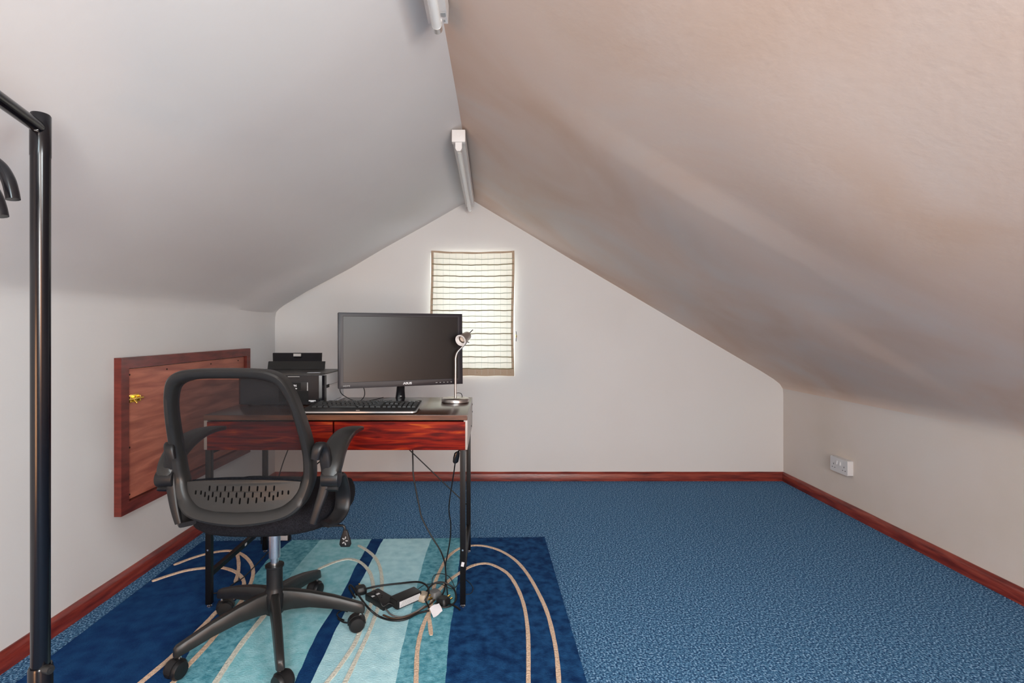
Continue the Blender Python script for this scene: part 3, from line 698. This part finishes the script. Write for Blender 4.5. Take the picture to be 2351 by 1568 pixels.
# mesh
def ihw(z): return interp([(b, a) for a, b in inR if True], z)
bm = bmesh.new(); g = []
for j in range(25):
    z = .617+(.938-.617)*j/24; hw = ihw(z)+.006; row = []
    for i in range(21):
        x = BX+hw*(-1+2*i/20); row.append(bm.verts.new((x, by_(z, x)+.012+.010*(1-(2*i/20-1)**2), z)))
    g.append(row)
for a_, b_ in zip(g, g[1:]):
    for i in range(20): bm.faces.new((a_[i], a_[i+1], b_[i+1], b_[i]))
obj('mesh_panel', bm, mesh_m, ch, ang=60, recalc=False)
# lumbar plate with slots
top = [(-.172, .622), (-.12, .627), (-.06, .630), (0, .631), (.06, .630), (.12, .627), (.172, .622)]
bot = [(x, z-.002) for x, z in ((.168, .600), (.150, .575), (.122, .554), (.070, .5455), (0, .5435), (-.070, .5455), (-.122, .554), (-.150, .575), (-.168, .600))]
holes = []
def slot(x, z, h=.017, w_=.0052):
    pts = []
    for k in range(4): a_ = pi*k/3; pts.append((x+w_/2*math.cos(a_), z+h/2-w_/2+w_/2*math.sin(a_)))
    for k in range(4): a_ = pi+pi*k/3; pts.append((x+w_/2*math.cos(a_), z-h/2+w_/2+w_/2*math.sin(a_)))
    holes.append(pts)
for k in range(-4, 5): slot(k*.0242, .6060 if abs(k) < 5 else .6, .016); slot(k*.0242, .5715+.0007*k*k*.7, .018-.0006*abs(k))
for k in range(-5, 6): 
    x_ = (k+.5)*.0242 if k < 5 else None
    if x_ is not None and abs(x_) < .112: slot(x_, .5885, .016)
for x_ in (-.122, .122, -.139, .139): slot(x_, .593, .013)
bm = plate(top+bot, holes, .005)
bmesh.ops.subdivide_edges(bm, edges=[e for e in bm.edges if e.calc_length() > .06], cuts=2)
for v in bm.verts:
    x, z, t = v.co.x, v.co.y, v.co.z
    v.co = Vector((BX+x, by_(z, BX+x)-.002-t-.010*(1-(x/.175)**2), z))
obj('lumbar_plate', bm, plastic2, ch, ang=30)
bm = plate(top+bot, [], .004)
for v in bm.verts:
    x, z, t = v.co.x, v.co.y, v.co.z; v.co = Vector((BX+x*.97, by_(z, BX+x)+.016-t, z))
obj('lumbar_pad', bm, fabric, ch, ang=30)
# arms, mirrored left and right
def strap(path, wd, th, sub=5):
    P_ = cr(path, sub); rings = []; N_ = len(P_)
    for i, p in enumerate(P_):
        t = (P_[min(i+1, N_-1)]-P_[max(i-1, 0)]).normalized(); sd = Vector((1, 0, 0)); sd = (sd-t*sd.dot(t)).normalized(); up = sd.cross(t).normalized(); f = i/(N_-1)
        W = wd if not callable(wd) else wd(f); T = th if not callable(th) else th(f)
        rings.append([p+sd*x*W+up*y*T for x, y in rrect(1, 1, .28, 2)])
    return rings
for s in (1, -1):
    xa = CX+.025+s*.247
    def V(y, z, dx=0): return Vector((xa+s*dx, y, z))
    bm = bmesh.new()
    loft(bm, strap([V(1.500, .700, -.036), V(1.500, .728, -.030), V(1.512, .738, -.024), V(1.525, .722, -.018), V(1.530, .690, -.014), V(1.535, .650, -.012), V(1.530, .600, -.020), V(1.520, .550, -.034), V(1.515, .505, -.048)], lambda f: .024+.012*math.sin(pi*f)-.004*f, lambda f: .013+.012*math.sin(pi*f)))
    obj('arm_bracket', bm, plastic, ch, ang=45)
    bm = bmesh.new()
    loft(bm, strap([V(1.525, .600, .0), V(1.555, .632, .0), V(1.595, .628, .002), V(1.630, .590, .003), V(1.648, .545, .003), V(1.642, .508, .002), V(1.624, .490, -.004), V(1.604, .480, -.016), V(1.582, .478, -.034)], .048, .015))
    obj('arm_loop', bm, plastic, ch, ang=45)
    bm = bmesh.new(); cyl(bm, V(1.538, .634, -.026), V(1.538, .634, .026), .027, n=28); arm_h = obj('arm_pivot', bm, plastic, ch, bevel=.004)
    bm = bmesh.new()
    loft(bm, strap([V(1.535, .640, .0), V(1.548, .672, .0), V(1.580, .704, -.002), V(1.635, .727, -.003), V(1.705, .737, -.002), V(1.785, .734, .0), V(1.862, .723, .002)],
        lambda f: (.044+.024*math.sin(pi*f**.8))*(1 if f < .9 else max(.55, math.sqrt(max(0, 1-((f-.9)/.1)**2)))), lambda f: .034*(1-f)+.014, 6))
    obj('armrest', bm, plastic2, ch, ang=45)
# lever
bm = bmesh.new(); LY = 1.75
tube(bm, [Vector((CX+.06, LY, .422)), at(735, 1207, LY), at(775, 1206.5, LY), at(787, 1207, LY), at(791, 1211, LY), at(792, 1219, LY)], .0045, n=8, sub=4); lv = obj('height_lever', bm, plastic, ch)
bm = bmesh.new(); c1 = at(793, 1217, LY)
rings = []
for dz, wd, th in ((0, .007, .005), (-.012, .011, .006), (-.035, .018, .007), (-.048, .020, .007), (-.056, .016, .005)):
    rings.append([c1+Vector((x*wd-dz*-.0, y*th, dz)) for x, y in rrect(2, 2, .6, 3)])
loft(bm, rings); obj('lever_paddle', bm, plastic, lv, ang=60)
bm = bmesh.new()
for k in range(5):
    a_ = k*1.25; box(bm, c1+Vector((.006*math.cos(a_), -.0068, -.034+.011*math.sin(a_))), (.008, .001, .0035), Matrix.Rotation(-a_, 4, 'Y'))
obj('paddle_mark', bm, grey_txt, lv, ang=0)

# ------------------------------------------------------------------ clothes rail at the left
PY, PXr = 1.0, X(93, 1.0)
rk = thing('clothes_rail', 'tall black tubular clothes rail cut off at the left edge of the view', 'rack', (PXr+.15, .55, 0))
zj = Z(1527, PY); zt = Z(262, PY); rd = Vector((.34, -1, 0)).normalized()
p0 = Vector((PXr, PY, 0)); p1 = p0+rd*.9
for k, p in enumerate((p0, p1)):
    bm = bmesh.new(); lathe(bm, [(0, zj-.01), (.0155, zj-.01), (.0162, zt-.085), (.0168, zt-.083), (.0168, zt-.003), (.015, zt), (0, zt)], p, n=28); post = obj('upright_post', bm, rack_black, rk, ang=35)
    bm = bmesh.new(); lathe(bm, [(0, .07), (.0195, .07), (.0195, zj-.004), (.018, zj), (0, zj)], p, n=28); obj('lower_sleeve', bm, rack_black, rk, ang=35)
    bm = bmesh.new(); kp = p+Vector((.017, -.006, zj-.003)); cyl(bm, p+Vector((.01, -.006, zj-.003)), kp+Vector((.012, -.004, 0)), .008, n=16); cyl(bm, kp+Vector((.010, -.004, 0)), kp+Vector((.013, -.005, 0)), .0035, n=12); obj('clamp_knob', bm, chrome if k else plastic2, rk, bevel=.001)
    sd = Vector((1, 0, 0))
    bm = bmesh.new(); tube(bm, [p-sd*.22+Vector((0, 0, .065)), p+sd*.22+Vector((0, 0, .065))], .0125, n=12, sub=1); obj('foot_bar', bm, rack_black, rk)
    for s in (-1, 1):
        c_ = p+sd*s*.21
        bm = bmesh.new(); cyl(bm, c_+Vector((-.011, 0, .022)), c_+Vector((.011, 0, .022)), .022, n=20); bbox(bm, c_.x-.006, c_.x+.006, c_.y-.006, c_.y+.006, .02, .06); obj('castor', bm, plastic, rk)
rz = Z(297, PY)
bm = bmesh.new(); tube(bm, [p0+rd*.004+Vector((0, 0, rz)), p0+rd*.03+Vector((0, 0, rz+.001)), p1+Vector((0, 0, rz))], .0125, n=16, sub=1); obj('hanging_bar', bm, rack_black, rk)
bm = bmesh.new(); cyl(bm, p0+rd*.017+Vector((.003, -.003, rz-.006)), p0+rd*.022+Vector((.004, -.004, rz-.006)), .006, n=12); obj('bar_bolt', bm, chrome, rk)
bm = bmesh.new(); tube(bm, [p0+Vector((0, 0, .10)), p1+Vector((0, 0, .10))], .0095, n=12, sub=1); obj('lower_bar', bm, rack_black, rk)
def hanger(tipx, tipy, Yt, label, drop):
    tp = at(tipx, tipy, Yt); xr = p0.x+.34*(PY-Yt)*1.0
    hk = Vector((xr, Yt, rz+.0145)); t = thing('clothes_hanger', label, 'hanger', hk, 'hangers on the clothes rail')
    nz = tp.z+drop
    bm = bmesh.new(); tube(bm, [hk+Vector((-.020, 0, -.012)), hk+Vector((-.014, 0, .001)), hk+Vector((0, 0, .004)), hk+Vector((.017, 0, -.006)), hk+Vector((.016, 0, -.024)), hk+Vector((.002, 0, -.045)), Vector((hk.x, Yt, nz+.004))], .003, n=8); obj('hook', bm, plastic_gloss, t)
    hw = abs(tp.x-hk.x)
    pts = []
    for s in (-1, 1):
        seg = [Vector((hk.x+s*hw*f, Yt, nz-drop*g_)) for f, g_ in ((0, 0), (.25, .03), (.5, .12), (.72, .30), (.88, .55), (.96, .8), (1, 1.0))]
        pts = seg[::-1] if s < 0 else pts+seg[1:]
    bm = bmesh.new(); tube(bm, pts, .0095, n=12, flat=1.0, sub=5); obj('shoulder_arm', bm, plastic_gloss, t, ang=60)
hanger(30, 458, .80, 'black hanger on the clothes rail, the upper one at the left edge', .07)
hanger(2, 497, .745, 'black hanger on the clothes rail, only its lower tip showing at the left edge', .07)

# ------------------------------------------------------------------ leads and floor clutter
def lead(name, pts, r, label, m=plastic, cat='cable', group=None):
    bm = bmesh.new(); tube(bm, pts, r, n=8, sub=6); o = obj(name, bm, m, ang=60); o.location = (0, 0, 0); tag(o, label, cat, group); return o
g = lambda px, py, z=.017: G(px, py, z)
# lead hanging from the desk
lead('power_lead', [Vector((X(946, 2.30), 2.30, .625)), at(948, 1060, 2.30), at(949, 1090, 2.29), at(956, 1130, 2.28), at(962, 1160, 2.27), at(969, 1190, 2.26), at(990, 1230, 2.24), at(1010, 1262, 2.22), at(1020, 1288, 2.19), at(1023, 1310, 2.16), at(1023, 1338, 2.12), g(1015, 1366), g(995, 1374)], .0034, 'black lead dropping from under the desk centre down to the plugs')
il = thing('inline_switch', 'black lead with inline switch hanging beside the right front desk leg', 'cable', at(1048, 1050, 2.05))
bm = bmesh.new(); rings = []
for py_, px_, wd in ((1037, 1051, .006), (1040, 1049.5, .011), (1050, 1047.5, .0125), (1060, 1046, .011), (1063, 1045, .006)):
    c_ = at(px_, py_, 2.06); rings.append([c_+Vector((x*wd, y*.007, 0)) for x, y in rrect(2, 2, .6, 3)])
loft(bm, rings); obj('switch_body', bm, plastic_gloss, il, ang=60)
bm = bmesh.new(); tube(bm, [at(1045, 1062, 2.06), at(1042, 1085, 2.07), at(1038, 1110, 2.08), at(1032, 1150, 2.09), at(1031, 1175, 2.1), at(1035, 1205, 2.11), at(1033, 1240, 2.12), at(1027, 1275, 2.125), at(1023, 1298, 2.13), at(1024, 1330, 2.12), g(1028, 1368)], .0026, n=8); obj('switch_cord', bm, plastic, il)
bm = bmesh.new(); tube(bm, [at(1051, 1038, 2.06), at(1054, 1034.5, 2.07), at(1062, 1034, 2.1), Vector((X(1066, 2.12), 2.12, .632))], .0026, n=8); obj('upper_cord', bm, plastic, il)
# adapter brick
ad = thing('power_adapter', 'black power adapter brick with white rating label among the leads', 'adapter', G(935, 1392, RT))
b0, b1 = G(912, 1405, RT), G(968, 1380, RT); dv = (b1-b0); Lb = dv.length; dv.normalize(); sv = Vector((-dv.y, dv.x, 0)); Hb = .034
Mb = Matrix(((dv.x, sv.x, 0, b0.x), (dv.y, sv.y, 0, b0.y), (0, 0, 1, RT+.006), (0, 0, 0, 1)))
bm = bmesh.new(); bbox(bm, 0, Lb, 0, .052, 0, Hb); bmesh.ops.transform(bm, matrix=Mb, verts=bm.verts); obj('adapter_case', bm, plastic, ad, bevel=.004)
bm = bmesh.new(); bbox(bm, .010, Lb-.008, -.0008, .0005, .005, Hb-.006); bmesh.ops.transform(bm, matrix=Mb, verts=bm.verts); al = obj('rating_label', bm, white_txt, ad, ang=0)
bm = bmesh.new()
for r in range(5):
    x_ = .012+.003*r
    while x_ < Lb-.014:
        l_ = random.uniform(.003, .010); bbox(bm, x_, min(x_+l_, Lb-.010), -.0014, -.0008, .007+r*.0042, .0085+r*.0042); x_ += l_+.002
bmesh.ops.transform(bm, matrix=Mb, verts=bm.verts); obj('label_print', bm, grey_txt, al, ang=0)
bm = bmesh.new(); bbox(bm, -.003, .0005, .004, .048, .003, Hb-.003); bmesh.ops.transform(bm, matrix=Mb, verts=bm.verts); obj('adapter_end', bm, dark_hole, ad, bevel=.001)
# extension block
ex = thing('extension_socket', 'black extension socket lying left of the power adapter', 'socket', G(860, 1392, RT))
eb0 = G(838, 1378, RT); ev = (G(880, 1404, RT)-eb0); Le = ev.length; ev.normalize(); es = Vector((-ev.y, ev.x, 0))
Me = Matrix(((ev.x, es.x, 0, eb0.x), (ev.y, es.y, 0, eb0.y), (0, 0, 1, RT), (0, 0, 0, 1)))
bm = bmesh.new(); bbox(bm, 0, Le, 0, .062, 0, .026); bmesh.ops.transform(bm, matrix=Me, verts=bm.verts); obj('socket_block', bm, plastic, ex, bevel=.004)
bm = bmesh.new(); box(bm, (.040, .022, .0265), (.009, .036, .001)); bmesh.ops.transform(bm, matrix=Me, verts=bm.verts); obj('white_strip', bm, white_txt, ex, ang=0)
for a_, b_ in ((.018, .018), (.018, .036), (.029, .027), (.062, .018), (.062, .036), (.072, .027)):
    bm = bmesh.new(); box(bm, (a_, b_, .0263), (.007, .004, .001)); bmesh.ops.transform(bm, matrix=Me, verts=bm.verts); obj('pin_hole', bm, dark_hole, ex, ang=0)
# plugs
def plug(px, py, label, m, rot, name='plug', lab=None, grp='plugs among the leads on the rug'):
    c_ = G(px, py, RT); t = thing(name, label, 'plug', c_, grp); R_ = Matrix.Translation(c_+Vector((0, 0, .012))) @ Matrix.Rotation(rot, 4, 'Z')
    bm = bmesh.new(); loft(bm, [[R_ @ Vector((x, y, z)) for x, y in rrect(.046*f, .046*f, .012*f, 3)] for z, f in ((-.012, .8), (-.008, 1), (.006, 1), (.016, .72))]); obj('plug_body', bm, m, t, ang=50)
    bm = bmesh.new()
    for x_ in (-.011, .011, 0): 
        q = Vector((x_, .023, .0 if x_ else .008)); box(bm, R_ @ (q+Vector((0, .008, 0))), (.006, .018, .004), R_.to_3x3().to_4x4())
    obj('plug_pin', bm, brass, t)
beige = mat('beige_plastic', (.45, .36, .27), .45); greyp = mat('mid_grey_plastic', (.12, .12, .12), .45)
plug(828, 1362, 'round black plug at the left end of the lead tangle', plastic, .4)
plug(998, 1372, 'plug with brass pins nearest the right front desk leg', greyp, 2.4)
plug(972, 1378, 'beige plug beside the right end of the adapter', beige, 1.0)
plug(1018, 1388, 'black plug under the white paper tag', plastic, -.6)
pt = bmesh.new(); T0 = [g(986, 1397, .05), g(1008, 1383, .056), g(1016, 1404, .03), g(995, 1418, .024)]
g4 = [[T0[0].lerp(T0[1], a/4).lerp(T0[3].lerp(T0[2], a/4), b/4)+Vector((0, 0, .004*math.sin(a*1.2)*math.cos(b))) for a in range(5)] for b in range(5)]
vs = [[pt.verts.new(v) for v in r] for r in g4]
for b_ in range(4):
    for a_ in range(4): pt.faces.new((vs[b_][a_], vs[b_][a_+1], vs[b_+1][a_+1], vs[b_+1][a_]))
ext = bmesh.ops.extrude_face_region(pt, geom=pt.faces[:]); bmesh.ops.translate(pt, verts=[v for v in ext['geom'] if isinstance(v, bmesh.types.BMVert)], vec=(0, 0, .0006))
tag(obj('paper_tag', pt, paper), 'white paper tag on the tangle of leads', 'tag')
# leads on the rug
lead('adapter_lead', [g(905, 1390, .03), g(893, 1385, .035), g(880, 1392, .03), g(872, 1380, .045), g(862, 1366, .05), g(842, 1363, .045)], .003, 'thin lead curling from the adapter left to the round plug')
lead('adapter_lead', [g(838, 1352, .03), g(870, 1345, .03), g(920, 1339, .035), g(960, 1336, .05), g(980, 1345, .055), g(984, 1362, .05), g(976, 1380, .03)], .0038, 'thick black lead arching above the adapter brick')
lead('black_lead', [g(815, 1372), g(802, 1350), g(806, 1344, .03), g(822, 1365, .03), g(845, 1395, .045), g(870, 1415), g(900, 1424), g(930, 1422), g(960, 1408), g(985, 1402)], .0038, 'black lead sweeping round the front of the extension socket')
lead('brown_lead', [g(880, 1412), g(905, 1420), g(940, 1414), g(968, 1398), g(990, 1385), g(1000, 1370), g(985, 1366)], .0034, 'brown lead along the front of the tangle', brown_cable)
lead('grey_lead', [g(885, 1398), g(900, 1412, .02), g(925, 1416), g(955, 1404, .02), g(975, 1390, .03)], .003, 'grey lead under the adapter', greyp)
lead('looped_lead', [g(985, 1395, .02), g(975, 1370, .03), g(985, 1350, .04), g(1000, 1338, .05), g(1022, 1338, .05), g(1042, 1352, .03), g(1047, 1375, .02), g(1036, 1390), g(1015, 1394), g(998, 1384, .03)], .0034, 'black lead looped round the plugs left of the desk leg')
lead('thin_lead', [g(960, 1352), g(978, 1342, .02), g(1010, 1340, .02), g(1040, 1352, .016), g(1060, 1330, .015), g(1075, 1335, .015), g(1086, 1350, .015), g(1080, 1363, .015), g(1064, 1364, .015)], .0014, 'hair-thin lead looping behind the right desk leg')
lead('thin_lead', [g(992, 1338, .02), g(996, 1322, .016), g(1012, 1317, .016), g(1030, 1323, .016), g(1040, 1338, .016), g(1044, 1352, .016)], .0014, 'hair-thin lead curled above the plugs')
lead('black_lead', [g(1005, 1392), g(1025, 1385, .016), g(1045, 1392, .016), g(1056, 1400, .016)], .0034, 'short black lead running to the foot of the right desk leg')
lead('black_lead', [g(790, 1424), g(778, 1418), g(774, 1410), g(785, 1402), g(798, 1404)], .0024, 'thin lead loop beside the right chair castor')
lead('black_lead', [g(812, 1430), g(800, 1430), g(788, 1428), g(776, 1420)], .003, 'short lead end under the right chair castor')
lead('trailing_lead', [g(476, 1362), g(500, 1361), g(520, 1352), g(540, 1338), g(560, 1325), g(585, 1300), g(612, 1272), g(622, 1262)], .0024, 'thin black lead trailing over the rug under the left of the desk')
lead('trailing_lead', [at(672, 1000, 2.51), at(662, 1030, 2.51), at(650, 1062, 2.51), at(640, 1095, 2.52), at(625, 1150, 2.53), at(605, 1200, 2.53), g(600, 1253, .003), g(612, 1257, .003), g(640, 1240, .003)], .0026, 'thin black lead hanging down behind the left of the desk')
lead('display_lead', [at(782, 884, 2.27), at(781, 898, 2.28), Vector((X(790, 2.3), 2.3, DZ+.03)), Vector((X(815, 2.3), 2.30, DZ+.006)), Vector((X(835, 2.31), 2.31, DZ+.003)), Vector((X(858, 2.34), 2.34, DZ+.006)), Vector((X(880, 2.38), 2.38, DZ+.012))], .0018, 'thin black lead looping below the left of the monitor')
lead('display_lead', [at(833, 886, 2.27), at(837, 898, 2.28), Vector((X(836, 2.29), 2.29, DZ+.028)), Vector((X(826, 2.28), 2.28, DZ+.006)), Vector((X(818, 2.2), 2.20, DZ+.004))], .0018, 'thin black lead dropping from the monitor to behind the keyboard')
# pale strips and small adapter behind the desk
ba = thing('plug_adapter', 'small plug adapter with white label behind the chair column', 'adapter', G(655, 1247, 0))
c_ = G(655, 1244, 0)
bm = bmesh.new(); bbox(bm, c_.x-.024, c_.x+.024, c_.y-.016, c_.y+.022, 0.0, .042); obj('adapter_body', bm, plastic, ba, bevel=.006)
bm = bmesh.new(); bbox(bm, c_.x-.018, c_.x+.018, c_.y-.0172, c_.y-.0155, .014, .038); obj('adapter_label', bm, white_txt, ba, bevel=.0005)
pd = thing('paper_sheet', 'thin pale strip of paper lying between printer and monitor', 'paper', (X(790, 2.36), 2.37, DZ))
bm = bmesh.new(); prism(bm, [(X(757, 2.30), 2.30), (X(765, 2.30), 2.30), (X(792, 2.46), 2.46), (X(787, 2.46), 2.46)], DZ+.0004, DZ+.003); obj('paper_strip', bm, paper, pd)
# rooflight frame around the daylight (behind the viewer, right slope)
rl = bpy.data.objects.new('window_2', None); C.objects.link(rl); rl.location = (.80, -.08, 1.45); struct(rl)
sl = math.atan(.594)
bm = bmesh.new()
for a in ((-.26, -.22, -.26, .26), (.22, .26, -.26, .26), (-.26, .26, -.26, -.22), (-.26, .26, .22, .26)):
    bbox(bm, a[0], a[1], a[2], a[3], -.02, .01)
bmesh.ops.transform(bm, matrix=Matrix.Translation((.80, -.08, 1.446)) @ Matrix.Rotation(sl, 4, 'Y'), verts=bm.verts); obj('window_frame', bm, white_pl, rl)
